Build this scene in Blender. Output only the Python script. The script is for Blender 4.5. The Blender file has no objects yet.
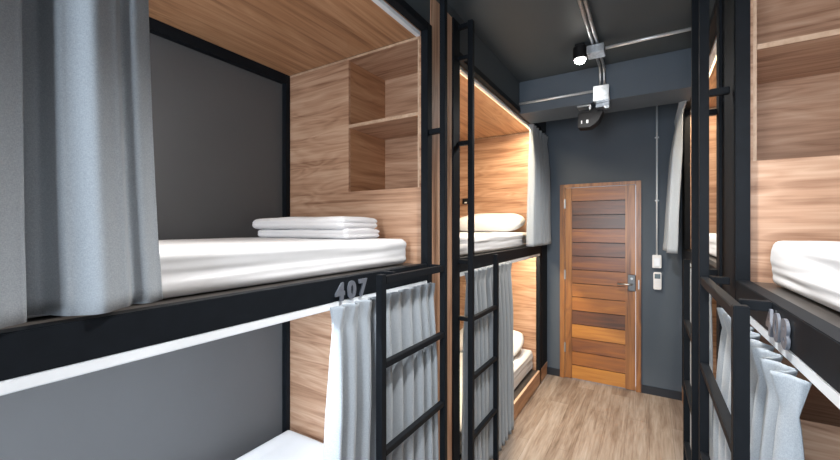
import bpy, bmesh, math, random
from mathutils import Vector, Matrix, noise
random.seed(7)
C = bpy.context.scene.collection
PI = math.pi
XL, XR, D, ZC = -0.953, 0.257, 4.234, 2.86      # bunk faces, door wall, ceiling
WL, WR, YB = -2.064, 1.368, -1.9                 # side walls, rear wall

# ------------------------------------------------------------------ materials
def mat(name):
    m = bpy.data.materials.new(name); m.use_nodes = True
    nt = m.node_tree; b = nt.nodes['Principled BSDF']
    return m, nt, b
def N(nt, t, **kw):
    n = nt.nodes.new(t)
    for k, v in kw.items():
        if k in n.inputs: n.inputs[k].default_value = v
        else: setattr(n, k, v)
    return n
def coords(nt, scale=(1, 1, 1), rot=(0, 0, 0)):
    tc = N(nt, 'ShaderNodeTexCoord'); mp = N(nt, 'ShaderNodeMapping')
    mp.inputs['Scale'].default_value = scale; mp.inputs['Rotation'].default_value = rot
    nt.links.new(tc.outputs['Object'], mp.inputs['Vector'])
    return mp.outputs['Vector']
def ramp(nt, fac, stops):
    r = N(nt, 'ShaderNodeValToRGB'); e = r.color_ramp.elements
    while len(e) < len(stops): e.new(.5)
    for el, (p, c) in zip(e, stops): el.position = p; el.color = (*c, 1)
    nt.links.new(fac, r.inputs['Fac']); return r.outputs['Color']
def bump(nt, b, fac, strength, dist=.002):
    bp = N(nt, 'ShaderNodeBump'); bp.inputs['Strength'].default_value = strength; bp.inputs['Distance'].default_value = dist
    nt.links.new(fac, bp.inputs['Height']); nt.links.new(bp.outputs['Normal'], b.inputs['Normal'])
def plain(name, col, rough=.5, metal=0., spec=.5, mottling=.06, scale=6, bmp=0.):
    m, nt, b = mat(name)
    v = coords(nt, (scale,) * 3)
    n = N(nt, 'ShaderNodeTexNoise', Scale=1.0, Detail=6.0); nt.links.new(v, n.inputs['Vector'])
    lo = tuple(max(0, c * (1 - mottling)) for c in col); hi = tuple(min(1, c * (1 + mottling)) for c in col)
    nt.links.new(ramp(nt, n.outputs['Fac'], [(.3, lo), (.7, hi)]), b.inputs['Base Color'])
    b.inputs['Roughness'].default_value = rough; b.inputs['Metallic'].default_value = metal
    b.inputs['Specular IOR Level'].default_value = spec
    if bmp: bump(nt, b, n.outputs['Fac'], bmp)
    return m
def wood(name, cols, axis, rough=.42, s=1.0):
    """laminate with long grain along axis (0 x, 1 y, 2 z)"""
    m, nt, b = mat(name)
    sc = [4.5 * s] * 3; sc[axis] = .6 * s
    v = coords(nt, sc)
    w = N(nt, 'ShaderNodeTexNoise', Scale=1.4, Detail=2.0, Distortion=.6); nt.links.new(v, w.inputs['Vector'])
    mul = N(nt, 'ShaderNodeMath', operation='MULTIPLY'); mul.inputs[1].default_value = 9.0
    nt.links.new(w.outputs['Fac'], mul.inputs[0])
    fr = N(nt, 'ShaderNodeMath', operation='PINGPONG'); fr.inputs[1].default_value = .5; nt.links.new(mul.outputs[0], fr.inputs[0])
    sc2 = [75 * s] * 3; sc2[axis] = 2.4 * s
    v2 = coords(nt, sc2)
    f = N(nt, 'ShaderNodeTexNoise', Scale=1.0, Detail=5.0, Roughness=.6); nt.links.new(v2, f.inputs['Vector'])
    sc3 = [20 * s] * 3; sc3[axis] = .9 * s
    v3 = coords(nt, sc3)
    g = N(nt, 'ShaderNodeTexNoise', Scale=1.0, Detail=4.0, Distortion=.4); nt.links.new(v3, g.inputs['Vector'])
    a1 = N(nt, 'ShaderNodeMix', data_type='FLOAT'); a1.inputs[0].default_value = .62
    nt.links.new(fr.outputs[0], a1.inputs[2]); nt.links.new(f.outputs['Fac'], a1.inputs[3])
    a2 = N(nt, 'ShaderNodeMix', data_type='FLOAT'); a2.inputs[0].default_value = .5
    nt.links.new(a1.outputs[0], a2.inputs[2]); nt.links.new(g.outputs['Fac'], a2.inputs[3])
    nt.links.new(ramp(nt, a2.outputs[0], [(.30, cols[0]), (.44, cols[1]), (.58, cols[2])]), b.inputs['Base Color'])
    b.inputs['Roughness'].default_value = rough
    bump(nt, b, f.outputs['Fac'], .15, .001)
    return m
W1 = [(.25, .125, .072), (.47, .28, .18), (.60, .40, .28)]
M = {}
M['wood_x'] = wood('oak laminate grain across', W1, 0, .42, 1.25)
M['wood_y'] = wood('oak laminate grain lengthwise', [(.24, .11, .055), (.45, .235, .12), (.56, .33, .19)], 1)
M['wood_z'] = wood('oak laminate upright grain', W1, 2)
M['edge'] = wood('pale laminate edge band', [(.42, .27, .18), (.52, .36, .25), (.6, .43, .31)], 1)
M['black'] = plain('black powder coated steel', (.0065, .0085, .0115), .55, 0, .12, .12, 30)
M['dark'] = plain('charcoal deck board', (.045, .04, .037), .33, 0, .5, .2, 14)
M['track'] = plain('white aluminium track', (.78, .82, .86), .35, .1)
M['sheet'] = plain('white cotton sheet', (.70, .71, .73), .85, 0, .2, .02, 9)
M['towel'] = plain('white terry towel', (.74, .745, .77), .95, 0, .1, .03, 300, .5)
M['wall'] = plain('dark slate wall paint', (.076, .098, .126), .6, 0, .3, .05, 2.5)
M['wall_bunk'] = plain('grey wall paint inside bunks', (.085, .086, .09), .6, 0, .3, .04, 2)
M['ceil'] = plain('dark grey ceiling paint', (.050, .062, .072), .55, 0, .3, .05, 2)
M['skirt'] = plain('black skirting paint', (.012, .016, .024), .45)
M['pipe'] = plain('bright galvanised tube', (.62, .64, .66), .35, .5, .5, .08, 40)
M['steel_dark'] = plain('dark brushed steel', (.12, .125, .13), .35, .7)
M['galv'] = plain('galvanised steel', (.42, .44, .46), .32, .85, .5, .25, 40)
M['white'] = plain('white plastic', (.8, .8, .8), .4)
M['screen'] = plain('grey display', (.10, .15, .18), .2)
M['grey'] = plain('brushed steel', (.36, .37, .38), .35, .8)
M['digit'] = plain('grey painted numeral', (.14, .155, .185), .4, .2)
M['blackp'] = plain('black plastic', (.008, .008, .009), .5, 0, .25)
M['rear'] = plain('pale rear wall paint', (.5, .5, .5), .8)

def fabric(name, col, transl=.06):
    m, nt, b = mat(name)
    v = coords(nt, (1, 1, 1))
    n1 = N(nt, 'ShaderNodeTexNoise', Scale=420.0, Detail=2.0)
    n2 = N(nt, 'ShaderNodeTexNoise', Scale=1.0, Detail=3.0)
    v2 = coords(nt, (1100, 1100, 240)); v3 = coords(nt, (240, 240, 1100))
    n3 = N(nt, 'ShaderNodeTexNoise', Scale=1.0, Detail=2.0)
    nt.links.new(v2, n2.inputs['Vector']); nt.links.new(v3, n3.inputs['Vector']); nt.links.new(v, n1.inputs['Vector'])
    ad = N(nt, 'ShaderNodeMath', operation='ADD'); nt.links.new(n2.outputs['Fac'], ad.inputs[0]); nt.links.new(n3.outputs['Fac'], ad.inputs[1])
    hf = N(nt, 'ShaderNodeMath', operation='MULTIPLY'); hf.inputs[1].default_value = .5; nt.links.new(ad.outputs[0], hf.inputs[0])
    nt.links.new(ramp(nt, hf.outputs[0], [(.35, tuple(c * .82 for c in col)), (.65, tuple(min(1, c * 1.18) for c in col))]), b.inputs['Base Color'])
    b.inputs['Roughness'].default_value = .9; b.inputs['Specular IOR Level'].default_value = .15
    b.inputs['Sheen Weight'].default_value = .2
    bump(nt, b, hf.outputs[0], .4, .001)
    t = N(nt, 'ShaderNodeBsdfTranslucent'); t.inputs['Color'].default_value = (*col, 1)
    mx = N(nt, 'ShaderNodeMixShader'); mx.inputs[0].default_value = transl
    out = nt.nodes['Material Output']
    nt.links.new(b.outputs[0], mx.inputs[1]); nt.links.new(t.outputs[0], mx.inputs[2]); nt.links.new(mx.outputs[0], out.inputs['Surface'])
    return m
M['cloth'] = fabric('grey blue linen', (.315, .355, .395))

def emis(name, col, st):
    m, nt, b = mat(name)
    b.inputs['Base Color'].default_value = (*col, 1); b.inputs['Emission Color'].default_value = (*col, 1)
    b.inputs['Emission Strength'].default_value = st
    return m
M['lamp'] = emis('lit lamp lens', (1, .97, .9), 30)
M['led'] = emis('added warm led glow', (1, .8, .55), .8)  # glow for the light strips added inside the bunks

def floor_mat():
    m, nt, b = mat('vinyl plank floor')
    tc = N(nt, 'ShaderNodeTexCoord'); mp = N(nt, 'ShaderNodeMapping')
    mp.inputs['Rotation'].default_value = (0, 0, PI / 2)
    nt.links.new(tc.outputs['Object'], mp.inputs['Vector'])
    br = N(nt, 'ShaderNodeTexBrick', offset=.37)
    br.inputs['Scale'].default_value = 1; br.inputs['Brick Width'].default_value = 1.2; br.inputs['Row Height'].default_value = .155
    br.inputs['Mortar Size'].default_value = .0009; br.inputs['Bias'].default_value = 0
    br.inputs['Color1'].default_value = (0, 0, 0, 1); br.inputs['Color2'].default_value = (1, 1, 1, 1); br.inputs['Mortar'].default_value = (.5, .5, .5, 1)
    nt.links.new(mp.outputs[0], br.inputs['Vector'])
    v = coords(nt, (16, 1.6, 1))
    n = N(nt, 'ShaderNodeTexNoise', Scale=1.0, Detail=7.0, Distortion=.8, Roughness=.62); nt.links.new(v, n.inputs['Vector'])
    v2 = coords(nt, (90, 5, 1))
    n2 = N(nt, 'ShaderNodeTexNoise', Scale=1.0, Detail=4.0); nt.links.new(v2, n2.inputs['Vector'])
    a = N(nt, 'ShaderNodeMix', data_type='FLOAT'); a.inputs[0].default_value = .35
    nt.links.new(n.outputs['Fac'], a.inputs[2]); nt.links.new(n2.outputs['Fac'], a.inputs[3])
    a3 = N(nt, 'ShaderNodeMix', data_type='FLOAT'); a3.inputs[0].default_value = .11
    nt.links.new(a.outputs[0], a3.inputs[2]); nt.links.new(br.outputs['Color'], a3.inputs[3])
    col = ramp(nt, a3.outputs[0], [(.33, (.095, .070, .055)), (.45, (.20, .155, .125)), (.57, (.285, .242, .208)), (.70, (.35, .315, .29))])
    mm = N(nt, 'ShaderNodeMix', data_type='RGBA'); mm.inputs[7].default_value = (.10, .07, .05, 1)
    nt.links.new(br.outputs['Fac'], mm.inputs[0]); nt.links.new(col, mm.inputs[6]); nt.links.new(mm.outputs[2], b.inputs['Base Color'])
    b.inputs['Roughness'].default_value = .42
    bump(nt, b, n2.outputs['Fac'], .12, .001)
    return m
M['floor'] = floor_mat()
ROW = .1462
def door_mat():
    """each board of the leaf takes its own tone from its height"""
    m, nt, b = mat('varnished teak boards')
    tc = N(nt, 'ShaderNodeTexCoord'); sp = N(nt, 'ShaderNodeSeparateXYZ'); nt.links.new(tc.outputs['Object'], sp.inputs[0])
    mr = N(nt, 'ShaderNodeMath', operation='DIVIDE'); mr.inputs[1].default_value = 2.017; nt.links.new(sp.outputs['Z'], mr.inputs[0])
    rows = [.85, .55, .42, .80, .18, .62, .58, .45, .34, .22, .40, .05, .15, .50]      # bottom board to top rail
    rr = N(nt, 'ShaderNodeValToRGB'); rr.color_ramp.interpolation = 'CONSTANT'; e = rr.color_ramp.elements
    while len(e) < 14: e.new(.5)
    for k in range(14): e[k].position = k / 14; e[k].color = (rows[k],) * 3 + (1,)
    nt.links.new(mr.outputs[0], rr.inputs['Fac'])
    v = coords(nt, (2.2, 2, 26))
    n = N(nt, 'ShaderNodeTexNoise', Scale=1.0, Detail=6.0, Distortion=.7); nt.links.new(v, n.inputs['Vector'])
    a = N(nt, 'ShaderNodeMix', data_type='FLOAT'); a.inputs[0].default_value = .6
    nt.links.new(n.outputs['Fac'], a.inputs[2]); nt.links.new(rr.outputs['Color'], a.inputs[3])
    nt.links.new(ramp(nt, a.outputs[0], [(.22, (.07, .036, .026)), (.40, (.16, .062, .030)), (.58, (.32, .125, .033)), (.75, (.48, .22, .05))]), b.inputs['Base Color'])
    b.inputs['Roughness'].default_value = .32; bump(nt, b, n.outputs['Fac'], .12, .001)
    return m
M['planks'] = door_mat()
M['teak_z'] = wood('varnished teak stile', [(.12, .05, .022), (.26, .11, .036), (.36, .165, .052)], 2, .32)
M['teak_x'] = wood('varnished teak rail', [(.12, .05, .022), (.26, .11, .036), (.36, .165, .052)], 0, .32)

# ------------------------------------------------------------------ helpers
def wpos(o):
    p = Vector((0, 0, 0))
    while o: p += o.location; o = o.parent
    return p
def link(name, me, m, parent=None, smooth=False):
    """mesh in world coordinates -> object, origin at its parent's base"""
    if parent: me.transform(Matrix.Translation(-wpos(parent)))
    o = bpy.data.objects.new(name, me); C.objects.link(o); o.parent = parent
    me.materials.append(M[m] if isinstance(m, str) else m)
    if smooth:
        for p in me.polygons: p.use_smooth = True
    return o
def boxes(name, bl, m, parent=None, bev=.0015, base=None):
    bm = bmesh.new()
    for (x0, x1, y0, y1, z0, z1) in bl:
        x0, x1 = sorted((x0, x1)); y0, y1 = sorted((y0, y1)); z0, z1 = sorted((z0, z1))
        r = bmesh.ops.create_cube(bm, size=1)
        for v in r['verts']: v.co = Vector(((x0 + x1) / 2 + v.co.x * (x1 - x0), (y0 + y1) / 2 + v.co.y * (y1 - y0), (z0 + z1) / 2 + v.co.z * (z1 - z0)))
    if bev: bmesh.ops.bevel(bm, geom=list(bm.edges), offset=bev, segments=2, affect='EDGES', clamp_overlap=True)
    me = bpy.data.meshes.new(name); bm.to_mesh(me); bm.free()
    if base is not None and parent is None:
        me.transform(Matrix.Translation(-Vector(base)))
        o = link(name, me, m); o.location = base; return o
    return link(name, me, m, parent)
def sweep(name, pts, r, m, parent=None, seg=12):
    """round tube through points"""
    bm = bmesh.new(); rings = []
    P = [Vector(p) for p in pts]; up = None
    for i, p in enumerate(P):
        t = ((P[min(i + 1, len(P) - 1)] - P[max(i - 1, 0)])).normalized()
        if up is None: up = t.orthogonal().normalized()
        up = (up - t * up.dot(t)).normalized(); sd = t.cross(up)
        rings.append([bm.verts.new(p + (up * math.cos(a) + sd * math.sin(a)) * r) for a in (2 * PI * k / seg for k in range(seg))])
    for a, b in zip(rings, rings[1:]):
        for k in range(seg): bm.faces.new((a[k], a[(k + 1) % seg], b[(k + 1) % seg], b[k]))
    bm.faces.new(rings[0][::-1]); bm.faces.new(rings[-1])
    me = bpy.data.meshes.new(name); bm.to_mesh(me); bm.free()
    return link(name, me, m, parent, True)
def lathe(name, c, prof, m, parent=None, seg=32, axis='z'):
    bm = bmesh.new(); rings = []
    for (r, h) in prof:
        ring = []
        for k in range(seg):
            a = 2 * PI * k / seg; x, y = r * math.cos(a), r * math.sin(a)
            v = (x, y, h) if axis == 'z' else ((x, -h, y) if axis == 'y' else (h, x, y))
            ring.append(bm.verts.new(Vector(c) + Vector(v)))
        rings.append(ring)
    for a, b in zip(rings, rings[1:]):
        for k in range(seg): bm.faces.new((a[k], a[(k + 1) % seg], b[(k + 1) % seg], b[k]))
    bm.faces.new(rings[0][::-1]); bm.faces.new(rings[-1])
    bmesh.ops.recalc_face_normals(bm, faces=bm.faces)
    me = bpy.data.meshes.new(name); bm.to_mesh(me); bm.free()
    return link(name, me, m, parent)
def thing(name, label, cat, loc, group=None):
    o = bpy.data.objects.new(name, None); C.objects.link(o); o.location = loc; o.empty_display_size = .1
    return tag(o, label, cat, group)
def tag(o, label, cat, group=None):
    o['label'] = label; o['category'] = cat
    if group: o['group'] = group
    return o
def struct(o): o['kind'] = 'structure'; return o
def rebase(o, base):
    """top-level mesh: put the origin at the thing's base"""
    base = Vector(base); o.data.transform(Matrix.Translation(-base)); o.location = base; return o
def soft_box(name, x0, x1, y0, y1, z0, z1, r, m, disp=None, cuts=34, parent=None):
    bm = bmesh.new(); bmesh.ops.create_cube(bm, size=2)
    bmesh.ops.subdivide_edges(bm, edges=list(bm.edges), cuts=cuts, use_grid_fill=True)
    c = Vector(((x0 + x1) / 2, (y0 + y1) / 2, (z0 + z1) / 2)); h = Vector(((x1 - x0) / 2, (y1 - y0) / 2, (z1 - z0) / 2))
    def warp(t, hh):            # concentrate vertices in the rounded rim
        k = max(.05, min(.95, 1 - r / hh)); a = abs(t)
        return math.copysign(a / .7 * k if a < .7 else k + (a - .7) / .3 * (1 - k), t)
    for v in bm.verts:
        p = Vector((warp(v.co.x, h.x) * h.x, warp(v.co.y, h.y) * h.y, warp(v.co.z, h.z) * h.z))
        i = Vector([max(-(hh - r), min(hh - r, q)) for q, hh in zip(p, h)])
        d = p - i
        if d.length > 1e-6:
            n = d.normalized(); p = i + n * r * min(1, max(abs(d.x), abs(d.y), abs(d.z)) / r)
        else: n = Vector((0, 0, 1))
        v.co = c + p
        if disp: v.co += disp(v.co, n, p, h)
    me = bpy.data.meshes.new(name); bm.to_mesh(me); bm.free()
    return link(name, me, m, parent, True)

# ------------------------------------------------------------------ room shell
T = .12
struct(boxes('floor', [(WL - T, WR + T, YB - T, D + T, -.1, 0)], 'floor', bev=0))
struct(boxes('ceiling', [(WL - T, WR + T, YB - T, D + T, ZC, ZC + .12)], 'ceil', bev=0))
struct(boxes('wall_left', [(WL - T, WL, YB, D, 0, ZC)], 'wall_bunk', bev=0))
struct(boxes('wall_right', [(WR, WR + T, YB, D, 0, ZC)], 'wall_bunk', bev=0))
DX0, DX1, DZ = -.818, -.067, 2.055      # door opening
struct(boxes('wall_door', [(WL, DX0, D, D + T, 0, ZC), (DX1, WR, D, D + T, 0, ZC), (DX0, DX1, D, D + T, DZ, ZC)], 'wall', bev=0))
# rear wall, with an unseen window added to bring in daylight
WX0, WX1, WZ0, WZ1 = -.95, .25, .7, 2.5
struct(boxes('wall_rear', [(WL, WX0, YB - T, YB, 0, ZC), (WX1, WR, YB - T, YB, 0, ZC), (WX0, WX1, YB - T, YB, 0, WZ0), (WX0, WX1, YB - T, YB, WZ1, ZC)], 'rear', bev=0))
wf = struct(boxes('added_window_1', [(WX0, WX0 + .05, YB - .08, YB - .03, WZ0, WZ1), (WX1 - .05, WX1, YB - .08, YB - .03, WZ0, WZ1),
                  (WX0 + .05, WX1 - .05, YB - .08, YB - .03, WZ0, WZ0 + .05), (WX0 + .05, WX1 - .05, YB - .08, YB - .03, WZ1 - .05, WZ1),
                  (-.37, -.33, YB - .08, YB - .03, WZ0 + .05, WZ1 - .05)], 'white'))
gm, gnt, gb = mat('glass of the added window'); gb.inputs['Transmission Weight'].default_value = 1; gb.inputs['Roughness'].default_value = 0; gb.inputs['IOR'].default_value = 1.05
boxes('added_window_pane', [(WX0 + .05, WX1 - .05, YB - .06, YB - .054, WZ0 + .05, WZ1 - .05)], gm, wf, bev=0)
# skirting of the door wall
struct(boxes('baseboard_door_wall', [(XL, DX0, D - .014, D, 0, .075), (DX1, XR, D - .014, D, 0, .075)], 'skirt'))
# dropped beam under the ceiling and the two bulkheads over the bunks
struct(boxes('trim_1', [(XL - .011, XR + .011, 3.235, 3.60, 2.585, ZC)], 'wall', bev=.002))
struct(boxes('trim_2', [(XL - .05, XL - .012, YB, D, 2.639, ZC)], 'ceil', bev=0))
struct(boxes('trim_3', [(XR + .012, XR + .05, YB, D, 2.639, ZC)], 'ceil', bev=0))

# ------------------------------------------------------------------ door
door = thing('door_1', 'slatted teak door', 'door', ((DX0 + DX1) / 2, D, 0)); del door['label']; del door['category']; struct(door)
fw = .05
boxes('door_frame', [(DX0, DX0 + fw, D - .022, D + .09, 0, DZ), (DX1 - fw * .9, DX1, D - .022, D + .09, 0, DZ), (DX0 + fw, DX1 - fw * .9, D - .022, D + .09, DZ - .035, DZ)], 'teak_z', door, .003)
lx0, lx1 = DX0 + fw + .003, DX1 - fw * .9 - .003
st = .088
lt = DZ - .038
leaf = boxes('door_leaf', [(lx0, lx0 + st * .75, D - .012, D + .03, .006, lt), (lx1 - st, lx1, D - .012, D + .03, .006, lt)], 'teak_z', door, .002)
px0, px1 = lx0 + st * .75, lx1 - st
boxes('plank_panel', [(px0, px1, D - .004, D + .024, .006 + k * (lt - .006) / 14 + .003, .006 + (k + 1) * (lt - .006) / 14 - .003) for k in range(14)] , 'planks', leaf, .003)
boxes('panel_backing', [(px0, px1, D + .008, D + .02, .006, lt)], 'blackp', leaf, 0)
for z in (.28, 1.05, 1.80): boxes('hinge', [(DX0 + fw - .006, DX0 + fw + .01, D - .03, D - .012, z, z + .1)], 'grey', door, .001)
hd = boxes('door_handle', [(-.18, -.112, D - .024, D - .012, .975, 1.14)], 'steel_dark', leaf, .006)
sweep('lever', [(-.147, D - .02, 1.045), (-.147, D - .058, 1.045), (-.152, D - .066, 1.045), (-.17, D - .068, 1.045), (-.27, D - .066, 1.045)], .0085, 'grey', hd)
lathe('key_cylinder', (-.147, D - .024, 1.10), [(.0, 0), (.011, 0), (.011, .006), (0, .006)], 'grey', hd, 16, 'y')
boxes('strike_plate', [(-.092, -.082, D - .026, D - .022, 1.0, 1.09)], 'grey', door, .001)

# ------------------------------------------------------------------ bunk beds
def digits(txt, y0, width, z, X, side, rail):
    step = width / 3
    for i, ch in enumerate(txt):
        cu = bpy.data.curves.new('digit', 'FONT'); cu.body = ch; cu.size = .084; cu.extrude = .003; cu.offset = .0042; cu.align_x = 'CENTER'; cu.align_y = 'CENTER'
        o = bpy.data.objects.new('tmp', cu); C.objects.link(o)
        dg = bpy.context.evaluated_depsgraph_get()
        me = bpy.data.meshes.new_from_object(o.evaluated_get(dg)); bpy.data.objects.remove(o)
        me.name = 'digit'; me.materials.clear()
        sg = 1 if side < 0 else -1
        R = Matrix(((0, 0, sg, 0), (sg, 0, 0, 0), (0, 1, 0, 0), (0, 0, 0, 1)))
        zc = (min(v.co.y for v in me.vertices) + max(v.co.y for v in me.vertices)) / 2
        me.transform(Matrix.Translation((0, -zc, 0)))
        me.transform(Matrix.Translation((X + sg * .0045, y0 + sg * step * (i + .5), z)) @ R)
        link('digit', me, 'digit', rail)

def bunk(label, XF, sx, yf, yh, head_back, tall_post, num=None, lad=None, top_near=2.637, cw0=.08, zq=1.81, zs=2.204):
    """XF aisle face, sx direction into the bunk, yf foot end, yh plane of the headboard, head_back = end of the cubby unit"""
    X = lambda w: XF + sx * w
    hs = 1 if yh > yf else -1
    t = thing('bunk_bed', label, 'bunk bed', (XF + sx * .5, (yf + yh) / 2, 0), 'steel and wood bunk beds')
    W = 1.108
    # posts: head end stands at the headboard face, foot end outside the mattress
    def post(w0, y0, y1, z1): boxes('post', [(X(w0), X(w0 + .04), y0, y1, 0, z1)], 'black', t, .002)
    yn = (yh - .036, yh + .012) if hs > 0 else (yh - .012, yh + .03)
    post(0, *yn, top_near if hs > 0 and top_near > 2.7 else 2.637)
    post(0, yf, yf + .088, tall_post)
    post(W - .04, yh - .034, yh - .001, 2.598); post(W - .04, yf + .022, yf + .062, 2.598)
    ya, yb = yf + .089, yh - .037
    rail = boxes('side_rail', [(X(0), X(.04), ya, yb, 1.335, 1.417)], 'black', t, .002)
    if num: digits(num[0], num[1], .185, 1.368, XF, sx, rail)
    boxes('curtain_track', [(X(.001), X(.026), ya, yb, 1.309, 1.334)], 'track', t, .002)
    boxes('top_rail', [(X(0), X(.04), ya, yb, 2.597, 2.637)], 'black', t, .002)
    boxes('curtain_track', [(X(.041), X(.066), ya, yb, 2.574, 2.596)], 'track', t, .002)
    boxes('bed_deck', [(X(.041), X(W - .002), ya, yh - .001, 1.385, 1.41)], 'dark', t)
    boxes('bed_deck', [(X(.021), X(W - .041), ya, yb, .105, .134)], 'dark', t)
    # the frame bar that shows along the top of the wall inside
    boxes('back_rail', [(X(W - .04), X(W - .001), ya + .02, yh - .035, 2.54, 2.598)], 'black', t, .002)
    boxes('back_rail', [(X(W - .04), X(W - .001), ya + .02, yh - .035, .08, .13)], 'black', t, .002)
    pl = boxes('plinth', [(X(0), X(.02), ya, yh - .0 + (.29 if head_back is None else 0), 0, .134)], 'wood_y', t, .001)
    boxes('edge_band', [(X(0), X(.02), ya, yh + (.29 if head_back is None else 0), .1345, .138)], 'edge', pl, 0)
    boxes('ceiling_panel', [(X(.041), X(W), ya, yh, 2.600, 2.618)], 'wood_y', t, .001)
    # headboard with recessed cubbies
    hb = head_back if head_back else D - .005
    cw1 = cw0 + .48          # cubby opening (depth from aisle face)
    b = []; th = .018
    w0 = .0405
    def pan(z0, z1): b.append((X(w0), X(W), yh, yh + th, z0, z1))
    z1a, z1b, z2a, z2b = .96, 1.29, zq, 2.585
    def pan(z0, z1): b.append((X(w0), X(W), yh, yh + th, z0, z1))
    if head_back:
        back = hb + .105
        pan(.0, z1a); pan(z1b, z2a); pan(z2b, 2.598)
        for (za, zb) in ((z1a, z1b), (z2a, z2b)):
            b.append((X(w0), X(cw0), yh, yh + th, za, zb)); b.append((X(cw1), X(W), yh, yh + th, za, zb))
    else: pan(0, 2.598)
    head = boxes('headboard', b, 'wood_x', t, 0)
    for (za, zb) in ((z1a, z1b), (z2a, z2b)) if head_back else ():
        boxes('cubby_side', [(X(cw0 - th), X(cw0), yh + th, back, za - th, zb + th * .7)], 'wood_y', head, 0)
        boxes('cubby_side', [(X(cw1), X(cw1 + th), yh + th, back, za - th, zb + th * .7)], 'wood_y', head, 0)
        boxes('cubby_floor', [(X(cw0), X(cw1), yh + th, back, za - th, za)], 'wood_x', head, 0)
        boxes('cubby_top', [(X(cw0), X(cw1), yh + th, back, zb, zb + th * .7)], 'wood_x', head, 0)
        boxes('cubby_back', [(X(cw0 - th), X(cw1 + th), back, back + .014, za - th, zb + th * .7)], 'wood_x', head, 0)
    if head_back:
        sh = boxes('shelf', [(X(cw0 + .001), X(cw1 - .001), yh + .003, back - .001, zs - .018, zs)], 'wood_x', head, .001)
        boxes('edge_band', [(X(cw0 + .001), X(cw1 - .001), yh - .001, yh + .002, zs - .018, zs)], 'edge', sh, 0)
        boxes('edge_band', [(X(cw0 - .0005), X(cw0 - .010), yh - .0015, yh - .0003, zq, 2.585)], 'edge', head, 0)
    boxes('edge_band', [(X(W - .002), X(w0), yh - .0015, yh - .0003, 2.585, 2.598)], 'edge', head, 0)
    # divider board facing the aisle between this bunk and the next
    if head_back:
        boxes('divider_panel', [(X(.008), X(.026), yh + .0125, hb, 0, 2.80)], 'wood_z' if sx < 0 else 'black', t, .001)
    else:
        boxes('end_panel', [(X(.001), X(.03), yh + .031, D - .002, .139, 2.58)], 'black', t, .001)
    # ladder
    if lad:
        yt, ys = lad['tall'], lad['short']; o = -.077
        L = boxes('ladder', [(X(o - .015), X(o + .015), yt - .015, yt + .015, 0, lad.get('top', ZC - .003))], 'black', t, .002)
        bx = lambda nm, q: boxes(nm, [q], 'black', L, .002)
        bx('upright', (X(o - .015), X(o + .015), ys - .015, ys + .015, 0, lad.get('stop', 1.42)))
        a, c_ = sorted((yt, ys))
        for z in (.385, .73, 1.07): bx('rung', (X(o - .013), X(o + .013), a + .016, c_ - .016, z - .0125, z + .0125))
        if lad.get('toprung'): bx('rung', (X(o - .013), X(o + .013), a + .016, c_ - .016, 1.382, 1.412))
        for z in lad['links']: bx('bracket', (X(o + .016), X(.0), yt - .0125, yt + .0125, z - .0125, z + .0125))
        if lad.get('toprung'): bx('bracket', (X(o + .014), X(-.0005), ys + .098, ys + .122, 1.394, 1.418))
    return t

bunk('steel bunk bed numbered 407 with towels on its upper mattress, nearest on the left', XL, -1, -.45, 1.67, 1.925, 2.637,
     ('407', .972), dict(tall=1.66, short=1.15, links=(1.40, 2.085), toprung=True, top=2.855))
bunk('black steel bunk bed at the far left beside the wooden door, pillow upstairs', XL, -1, 1.926, 3.95, None, 2.80,
     None, dict(tall=2.0, short=2.41, links=(1.07, 1.40, 2.09, 2.585, 2.77), top=2.79))
bunk('steel bunk bed nearest on the right with numerals on its rail and open shelves', XR, 1, -.45, 1.73, 2.045, 2.637,
     ('408', 1.265), dict(tall=1.81, short=1.13, links=(1.40, 2.115), toprung=True, top=2.855), cw0=.063, zq=1.832, zs=2.238)
bunk('black steel bunk bed at the far right, mostly behind the ladder posts', XR, 1, 2.046, 3.95, None, 2.637,
     None, dict(tall=2.12, short=2.60, links=(1.40, 2.115), top=2.855))

# reading lamp box on the far left headboard
rl = boxes('reading_lamp', [(-1.83, -1.74, 3.925, 3.949, 1.87, 1.93)], 'blackp', None, .004)
tag(rebase(rl, (-1.785, 3.949, 1.9)), 'small black reading lamp on the warm wooden headboard of the far left upper bunk', 'lamp')
boxes('lamp_lens', [(-1.80, -1.77, 3.922, 3.9245, 1.875, 1.89)], 'white', rl, 0)

# ------------------------------------------------------------------ bedding
def wr(seed, a=.004, fx=3, fy=9, fz=3):
    def f(co, n, p, h):
        q = Vector((co.x * fx + seed, co.y * fy, co.z * fz))
        k = noise.noise(q) + .5 * noise.noise(q * 2.3)
        side = 1 if abs(n.z) < .7 else .35
        return n * k * a * side
    return f
def mattress(x0, x1, y0, y1, z0, z1, label, seed, r=.03, dip=0):
    base = wr(seed, .008, 3, 1.5, 20)
    def f(co, n, p, h):
        v = base(co, n, p, h)
        if n.z > .9:
            e = min(h.x - abs(p.x), h.y - abs(p.y))
            if dip: v.z -= dip * min(1, max(0, (e - .05) / .03))
            v.z += .002 * noise.noise(Vector((co.x * 9 + seed, co.y * 7, 0)))
        if p.z < -h.z + .02: v.z = max(v.z, 0)
        return v
    o = soft_box('mattress', x0, x1, y0, y1, z0, z1, r, 'sheet', f, 40)
    return tag(rebase(o, ((x0 + x1) / 2, (y0 + y1) / 2, z0)), label, 'mattress', 'white mattresses on the bunks')
mattress(-1.985, -1.062, -.40, 1.62, 1.413, 1.543, 'white sheeted mattress under folded towels in the upper bunk numbered 407', 3)
mattress(-1.985, -1.03, -.39, 1.63, .137, .31, 'white mattress in the lower bunk beneath the one with folded towels', 13, dip=.012)
mattress(-1.985, -1.03, 2.09, 3.90, 1.413, 1.550, 'white mattress under a pillow in the upper bunk at the far left', 23)
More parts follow.
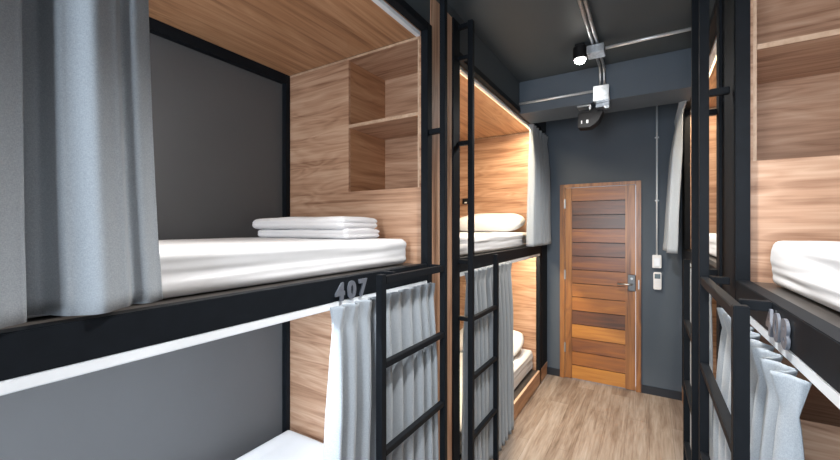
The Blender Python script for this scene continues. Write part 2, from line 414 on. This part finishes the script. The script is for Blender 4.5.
mattress(-1.985, -1.025, 2.09, 3.93, .137, .335, 'white mattress in the bottom bunk at the far left beside the floor', 33)
mattress(.336, 1.30, -.40, 1.655, 1.413, 1.560, 'white mattress at the right edge before the open wooden shelves', 43)
mattress(.336, 1.285, -.39, 1.67, .137, .31, 'white mattress in the bottom bunk behind the right foreground curtain', 53)
mattress(.336, 1.285, 2.22, 3.90, 1.413, 1.556, 'white mattress seen between the dark posts in the far right upper bunk', 63)

def pillow(cx, cy, cz, lx, ly, lz, tilt, label, seed, rz=0):
    bm = bmesh.new(); n = 36; vs = {}
    def pt(i, j, s):
        u = -1 + 2 * i / n; v = -1 + 2 * j / n
        e = max(0, (1 - u ** 4)) ** .5 * max(0, (1 - v ** 4)) ** .5
        pinch = 1 - .10 * (u * u * v * v)
        bulge_x = u * lx / 2 * (1 - .07 * (1 - v * v) * 0 - .06 * v * v * 0) * pinch * (1 - .06 * (1 - abs(v) ** 2) * abs(u) ** 3 * -1)
        x = u * lx / 2 * (1 - .05 * (1 - v * v) * abs(u) ** 3 * -1) * pinch; y = v * ly / 2 * pinch
        z = s * lz / 2 * e * (1 + .12 * noise.noise(Vector((u * 2 + seed, v * 2, s))))
        return Vector((x, y, z))
    for s in (1, -1):
        for i in range(n + 1):
            for j in range(n + 1):
                if s < 0 and (i in (0, n) or j in (0, n)): vs[(i, j, s)] = vs[(i, j, 1)]
                else: vs[(i, j, s)] = bm.verts.new(pt(i, j, s))
    for s in (1, -1):
        for i in range(n):
            for j in range(n):
                q = [vs[(i, j, s)], vs[(i + 1, j, s)], vs[(i + 1, j + 1, s)], vs[(i, j + 1, s)]]
                try: bm.faces.new(q if s > 0 else q[::-1])
                except ValueError: pass
    me = bpy.data.meshes.new('pillow'); bm.to_mesh(me); bm.free()
    me.transform(Matrix.Rotation(rz, 4, 'Z') @ Matrix.Rotation(tilt, 4, 'X'))
    zmin = min(v.co.z for v in me.vertices)
    me.transform(Matrix.Translation((0, 0, -zmin)))
    o = link('pillow', me, 'sheet', None, True); o.location = (cx, cy, cz)
    return tag(o, label, 'pillow', 'white pillows on the far left bunk')
pillow(-1.43, 3.70, 1.545, .72, .42, .17, math.radians(10), 'plump white pillow on the upper mattress at the far left', 2)
pillow(-1.42, 3.66, .325, .68, .46, .13, math.radians(19), 'white pillow on the bottom bunk under the far left upper bunk', 5)

# folded towels: two folded layers lying one on the other
def towel(z0, h, x0, x1, y0, y1, seed, label):
    def f(co, n, p, hh):
        v = Vector((0, 0, 0))
        q = Vector((co.x * 5 + seed, co.y * 7, co.z * 4))
        if n.z > .3: v.z += .010 * noise.noise(q) + .006 * math.cos((co.x + 1.4) * 5)
        # the fold groove along the free ends
        v += Vector((n.x, n.y, 0)) * (-.010 * math.exp(-((p.z) / .007) ** 2)) * (1 if n.x > .3 else .35)
        v += Vector((n.x, n.y, 0)) * .008 * noise.noise(q * 1.7)
        return v
    o = soft_box('folded_towel', x0, x1, y0, y1, z0, z0 + h, h * .49, 'towel', f, 30)
    return tag(rebase(o, ((x0 + x1) / 2, (y0 + y1) / 2, z0)), label, 'towel', 'folded towels on the upper bunk')
towel(1.5445, .046, -1.90, -1.215, 1.33, 1.60, 4, 'lower of the two folded white towels on the upper left mattress')
towel(1.591, .060, -1.925, -1.225, 1.31, 1.60, 9, 'thicker upper folded white towel lying on another on the upper left mattress')

# ------------------------------------------------------------------ curtains
def curtain(label, y0, y1, zt, zb, n, xtop, xbot, amp_t, amp_b, m, seed, bot=(0, 0), out=1, head=.07, hem=.06, profile=None, group='grey linen bunk curtains'):
    """sheet hung from y0 to y1 with rounded lobes towards the aisle (out = +1 or -1) and tight valleys behind;
    bot shifts the two lower corners along y; profile = own fold shape [(y, offset)]"""
    rnd = random.Random(seed)
    H = zt - zb; nz = 46; ns = n * 16 if not profile else 150
    wd = [rnd.uniform(.6, 1.5) for _ in range(n)]; tot = sum(wd); cum = [0]
    for w_ in wd: cum.append(cum[-1] + w_ / tot)
    am = [rnd.uniform(.65, 1.08) for _ in range(n + 1)]; dr = [rnd.uniform(-.3, .3) for _ in range(n + 1)]; dr[0] = dr[n] = 0
    def prof(y):
        for (ya_, xa), (yb_, xb) in zip(profile, profile[1:]):
            if y <= yb_:
                t_ = max(0, (y - ya_) / (yb_ - ya_)); t_ = t_ * t_ * (3 - 2 * t_); return xa + (xb - xa) * t_
        return profile[-1][1]
    bm = bmesh.new(); grid = []
    for k in range(nz + 1):
        f = k / nz; z = zt - H * f ** 1.3; d = zt - z; g = min(1, d / H); row = []
        env = 1.0 if not head else (.95 - .65 * (d / head) if d < head else .30 + .70 * min(1, (d - head) / .30) ** .7)
        A = (amp_t + (amp_b - amp_t) * g ** .7) * env
        for i in range(ns + 1):
            s_ = i / ns; a = s_ * n; j = min(int(a), n - 1); fr = a - j
            if profile:
                y = y0 + (y1 - y0) * s_
                x = prof(y) * (.75 + .35 * g) * out
                y += (bot[0] * (1 - s_) + bot[1] * s_) * g ** 2.5
                x += .004 * noise.noise(Vector((s_ * 6 + seed, z * 1.6, 0)))
                zz = z + (.006 * noise.noise(Vector((s_ * 5, seed, 1)))) * g
            else:
                # lobes of uneven width that drift sideways on the way down
                lo = cum[j] + dr[j] * g / n; hi = cum[j + 1] + dr[j + 1] * g / n
                fr2 = fr - .07 * g ** .4 * math.sin(2 * PI * fr)
                y = y0 + (y1 - y0) * (lo + (hi - lo) * fr2)
                ak = am[j] * (1 - fr) + am[j + 1] * fr
                lobe = abs(math.sin(PI * fr)) ** 1.15
                x = out * A * (2 * lobe - 1) * (1 + (ak - 1) * g)
                if head and d < head * 1.4: x += out * .0045 * math.sin(6 * PI * fr) * (1 - d / (head * 1.4))
                x += out * .18 * A * math.sin(3 * PI * fr + seed + j) * g
                x += .008 * noise.noise(Vector((s_ * 5 + seed, z * 2.0, 0))) * g
                y += (bot[0] * (1 - s_) + bot[1] * s_) * g ** 1.4
                zz = z + .006 * noise.noise(Vector((s_ * 9, seed, 1))) * g + (.004 * math.sin(2 * PI * fr) if d < head else 0)
            x += xtop + (xbot - xtop) * g ** .6
            if hem and (z - zb) < hem: x += out * .002
            row.append(bm.verts.new((x, y, zz)))
        grid.append(row)
    for a, b in zip(grid, grid[1:]):
        for i in range(ns): bm.faces.new((a[i], a[i + 1], b[i + 1], b[i]))
    me = bpy.data.meshes.new('curtain'); bm.to_mesh(me); bm.free()
    o = link('curtain', me, m, None, True)
    md = o.modifiers.new('thickness', 'SOLIDIFY'); md.thickness = .003; md.offset = 0
    rebase(o, ((xtop), (y0 + y1) / 2, zb))
    return tag(o, label, 'curtain', group)
curtain('large grey linen curtain filling the left edge of the photo', -.04, .412, 2.57, 1.430, 3, -.998, -.975, .022, .036, 'cloth', 12, bot=(-.02, .028), head=0, hem=.10,
        profile=[(-.04, 0), (.02, -.03), (.08, .03), (.165, .040), (.198, .026), (.214, -.040), (.232, -.036), (.258, .010), (.300, .036), (.338, .022), (.358, -.004), (.378, .010), (.412, -.006)])
curtain('pale grey pleated curtain behind the ladder under the number 407', .955, 1.66, 1.322, .04, 10, -.930, -.928, .022, .042, 'cloth', 21, bot=(-.10, .02))
curtain('grey curtain bunched beside the door at the top of the far left bunk', 3.56, 4.21, 2.573, 1.425, 7, -.955, -.925, .026, .036, 'cloth', 31, bot=(-.12, .02))
curtain('grey pleated curtain behind the ladder of the far left lower bunk', 2.07, 2.90, 1.330, .04, 10, -.930, -.928, .022, .042, 'cloth', 41, bot=(0, .03))
curtain('pale blue grey curtain under the black rail in the right foreground', 1.0, 1.80, 1.304, .04, 8, .240, .228, .026, .038, 'cloth', 51, bot=(-.07, -.02), out=-1)
curtain('dark grey curtain hanging high right of the wall control beside the door', 3.52, 4.17, 2.573, 1.40, 7, .225, .150, .026, .036, 'cloth', 61, bot=(-.05, .02), out=-1)
curtain('curtain seen edge on along the far right lower bunk', 2.24, 3.42, 1.306, .04, 12, .248, .248, .008, .012, 'cloth', 71, out=-1)

# ------------------------------------------------------------------ conduits, lamp, boxes
G = 'galvanised conduits under the ceiling'
def pipe(label, pts, r, m='pipe', clips=(), group=G, nm='conduit'):
    o = sweep(nm, pts, r, m); tag(rebase(o, pts[0]), label, 'conduit', group)
    for c in clips: boxes('pipe_clip', [c], m, o, .001)
    return o
def bend(x, yb=3.214, zt=2.832, zb=2.70):
    P = [(x, YB + .01, zt), (x, 0, zt), (x, 2, zt), (x, yb - .06, zt)]
    for k in range(1, 7):
        a = k / 6 * PI / 2; P.append((x, yb - .06 + .06 * math.sin(a), zt - .06 * (1 - math.cos(a))))
    P.append((x, yb, zb)); return P
pipe('left one of the two ceiling conduits running side by side to the beam', bend(-.324), .010, 'galv')
pipe('right one of the two ceiling conduits running side by side to the beam', bend(-.297), .010, 'galv')
pipe('bright conduit crossing the ceiling from the junction box to the right', [(-.25, 2.79, 2.80), (0, 2.79, 2.80), (XR - .002, 2.79, 2.80)], .0105)
pipe('thin bright conduit along the beam face left of the square box', [(-.371, 3.223, 2.668), (-.7, 3.223, 2.668), (XL - .008, 3.223, 2.668)], .010)
pipe('pale vertical conduit down the door wall to the white switch box', [(.062, D - .012, 2.855), (.062, D - .012, 2.0), (.062, D - .012, 1.338)], .008, 'track',
     [(.045, .079, D - .014, D, z, z + .012) for z in (2.45, 1.85)], None)
def jbox(label, b, m='galv'):
    o = boxes('junction_box', [b], m, None, .003); tag(rebase(o, ((b[0] + b[1]) / 2, b[3], b[4])), label, 'junction box')
    x0, x1, y0, y1, z0, z1 = b
    return o
j = jbox('square steel junction box on the ceiling beside the lit spotlight', (-.36, -.255, 2.735, 2.845, 2.765, 2.818))
for x in (-.345, -.27): lathe('screw', (x, 2.75, 2.761), [(0, 0), (.004, 0), (.004, .005), (0, .005)], 'grey', j, 10)
j = jbox('square steel junction box on the beam above the black wall device', (-.37, -.262, 3.175, 3.2355, 2.575, 2.69))
lathe('screw', (-.35, 3.175, 2.605), [(0, 0), (.004, 0), (.004, .003), (0, .003)], 'grey', j, 10, 'y')
# spotlight
def spot(x, y, label, e=60, size=2.5):
    t = thing('ceiling_spotlight', label, 'spotlight', (x, y, ZC), None)
    boxes('mounting_plate', [(x - .03, x + .03, y - .03, y + .03, 2.845, 2.859)], 'blackp', t, .002)
    lathe('lamp_housing', (x, y, 2.76), [(.03, 0), (.045, 0), (.046, .003), (.046, .079), (.04, .085), (0, .085)], 'blackp', t)
    lathe('lamp_lens', (x, y, 2.732), [(0, 0), (.020, .002), (.030, .010), (.037, .024), (0, .026)], 'lamp', t)
    l = bpy.data.lights.new('spot', 'SPOT'); l.energy = e; l.spot_size = size; l.spot_blend = .8; l.shadow_soft_size = .06; l.color = (1, .98, .96)
    lo = bpy.data.objects.new('spotlight_light', l); C.objects.link(lo); lo.location = (x, y, 2.725)
    return t
spot(-.408, 2.79, 'black cylindrical ceiling spotlight shining beside the junction box')
spot(-.20, 1.05, 'unseen black ceiling spotlight added nearer the camera above the aisle', 85, 2.0)  # second lamp, out of view, added to brighten the aisle and lower curtains
# black device hung below the beam
dv = thing('emergency_light', 'black wall mounted device with steel bracket under the grey beam', 'device', (-.40, 3.35, 2.58))
boxes('bracket', [(-.50, -.40, 3.26, 3.36, 2.572, 2.584), (-.41, -.398, 3.26, 3.36, 2.54, 2.572)], 'grey', dv, .001)
boxes('bracket', [(-.36, -.265, 3.25, 3.35, 2.545, 2.584), (-.30, -.265, 3.24, 3.25, 2.53, 2.584)], 'galv', dv, .004)
bmh = bmesh.new()
prof = [(-.50, 2.535), (-.50, 2.415), (-.41, 2.41), (-.35, 2.45), (-.315, 2.52), (-.315, 2.535)]
fa = [bmh.verts.new((x, 3.30, z)) for x, z in prof]; fb = [bmh.verts.new((x, 3.42, z)) for x, z in prof]
bmh.faces.new(fa); bmh.faces.new(fb[::-1])
for k in range(6): bmh.faces.new((fa[k], fb[k], fb[(k + 1) % 6], fa[(k + 1) % 6]))
bmesh.ops.recalc_face_normals(bmh, faces=bmh.faces); bmesh.ops.bevel(bmh, geom=list(bmh.edges), offset=.004, segments=2, affect='EDGES')
me = bpy.data.meshes.new('device_body'); bmh.to_mesh(me); bmh.free(); body = link('device_body', me, 'blackp', dv)
boxes('hanger', [(-.42, -.34, 3.32, 3.36, 2.53, 2.5715)], 'blackp', dv, .002)
for x, w in ((-.475, .008), (-.435, .014)): boxes('indicator', [(x, x + w, 3.296, 3.2995, 2.445, 2.47)], 'white', body, 0)
# wall control and remote
sb = boxes('switch_box', [(.024, .098, D - .035, D, 1.215, 1.338)], 'white', None, .004)
tag(rebase(sb, (.061, D, 1.215)), 'white switch box at the lower end of the pale conduit', 'switch box')
boxes('cover_plate', [(.036, .086, D - .039, D - .035, 1.23, 1.31)], 'track', sb, .002)
rc = boxes('remote_control', [(.033, .098, D - .03, D + .0005, 1.01, 1.175)], 'white', None, .006)
tag(rebase(rc, (.065, D, 1.01)), 'white remote control with grey display in a wall holder below the switch box', 'remote control')
boxes('display', [(.042, .089, D - .032, D - .0295, 1.115, 1.16)], 'screen', rc, .001)
for zz in (1.04, 1.065, 1.09):
    for xx in (.045, .061, .077): boxes('button', [(xx, xx + .009, D - .0325, D - .0295, zz, zz + .009)], 'track', rc, .0005)

# ------------------------------------------------------------------ light
def area(name, loc, rot, sx, sy, e, col):
    l = bpy.data.lights.new(name, 'AREA'); l.shape = 'RECTANGLE'; l.size = sx; l.size_y = sy; l.energy = e; l.color = col
    o = bpy.data.objects.new(name, l); C.objects.link(o); o.location = loc; o.rotation_euler = rot; return o
area('added_daylight', (-.35, YB + .02, 1.6), (PI / 2, 0, 0), 1.1, 1.7, 46, (.86, .93, 1))  # daylight added from behind the camera, source out of view
# led battens added to brighten the bunk interiors, each with its light
def added_batten(X, sx, y0, y1, z, e, col, label):
    b = boxes('added_led_batten', [(X, X + sx * .012, y0, y1, z, z + .012)], 'track', None, .002)
    tag(rebase(b, (X, (y0 + y1) / 2, z + .012)), label, 'light strip', 'led light strips added inside the bunks')
    boxes('diffuser', [(X + sx * .002, X + sx * .010, y0 + .01, y1 - .01, z - .003, z - .0002)], 'led', b, 0)
    area('added_led_light', (X + sx * .006, (y0 + y1) / 2, z - .006), (0, 0, 0),   .012, abs(y1 - y0) - .02, e, col)
added_batten(XL - .07, -1, -.38, .30, 2.588, 11, (1, .95, .89), 'added light strip under the wood ceiling inside the near left upper bunk')
added_batten(XL - .07, -1, 2.05, 3.85, 2.588, 21, (1, .78, .52), 'added warm light strip under the wood ceiling of the far left upper bunk')
added_batten(XL - .07, -1, 2.05, 3.85, 1.373, 15, (1, .80, .56), 'added warm light strip under the deck above the far left lower bunk')
added_batten(XL - .07, -1, -.38, 1.45, 1.373, 24, (.82, .91, 1), 'added light strip under the deck above the near left lower bunk')
added_batten(XR + .07, 1, -.38, .60, 2.588, 7, (1, .95, .9), 'added light strip under the wood ceiling inside the near right upper bunk')
added_batten(XR + .07, 1, 2.15, 3.85, 2.588, 8, (1, .78, .52), 'added warm light strip under the wood ceiling of the far right upper bunk')

w = bpy.data.worlds.new('world'); bpy.context.scene.world = w; w.use_nodes = True
w.node_tree.nodes['Background'].inputs[0].default_value = (.8, .88, 1, 1); w.node_tree.nodes['Background'].inputs[1].default_value = 1.0

# ------------------------------------------------------------------ camera
cd = bpy.data.cameras.new('camera'); cam = bpy.data.objects.new('camera', cd); C.objects.link(cam)
cd.sensor_width = 36; cd.lens = 375.7 / 840 * 36; cd.shift_y = -2.55 / 840; cd.clip_start = .02
cam.location = (0, 0, 1.6); cam.rotation_euler = (PI / 2, 0, math.radians(31.4))
sc = bpy.context.scene; sc.camera = cam
sc.view_settings.view_transform = 'Standard'; sc.view_settings.look = 'None'; sc.view_settings.gamma = 1
sc.view_settings.exposure = 1.0
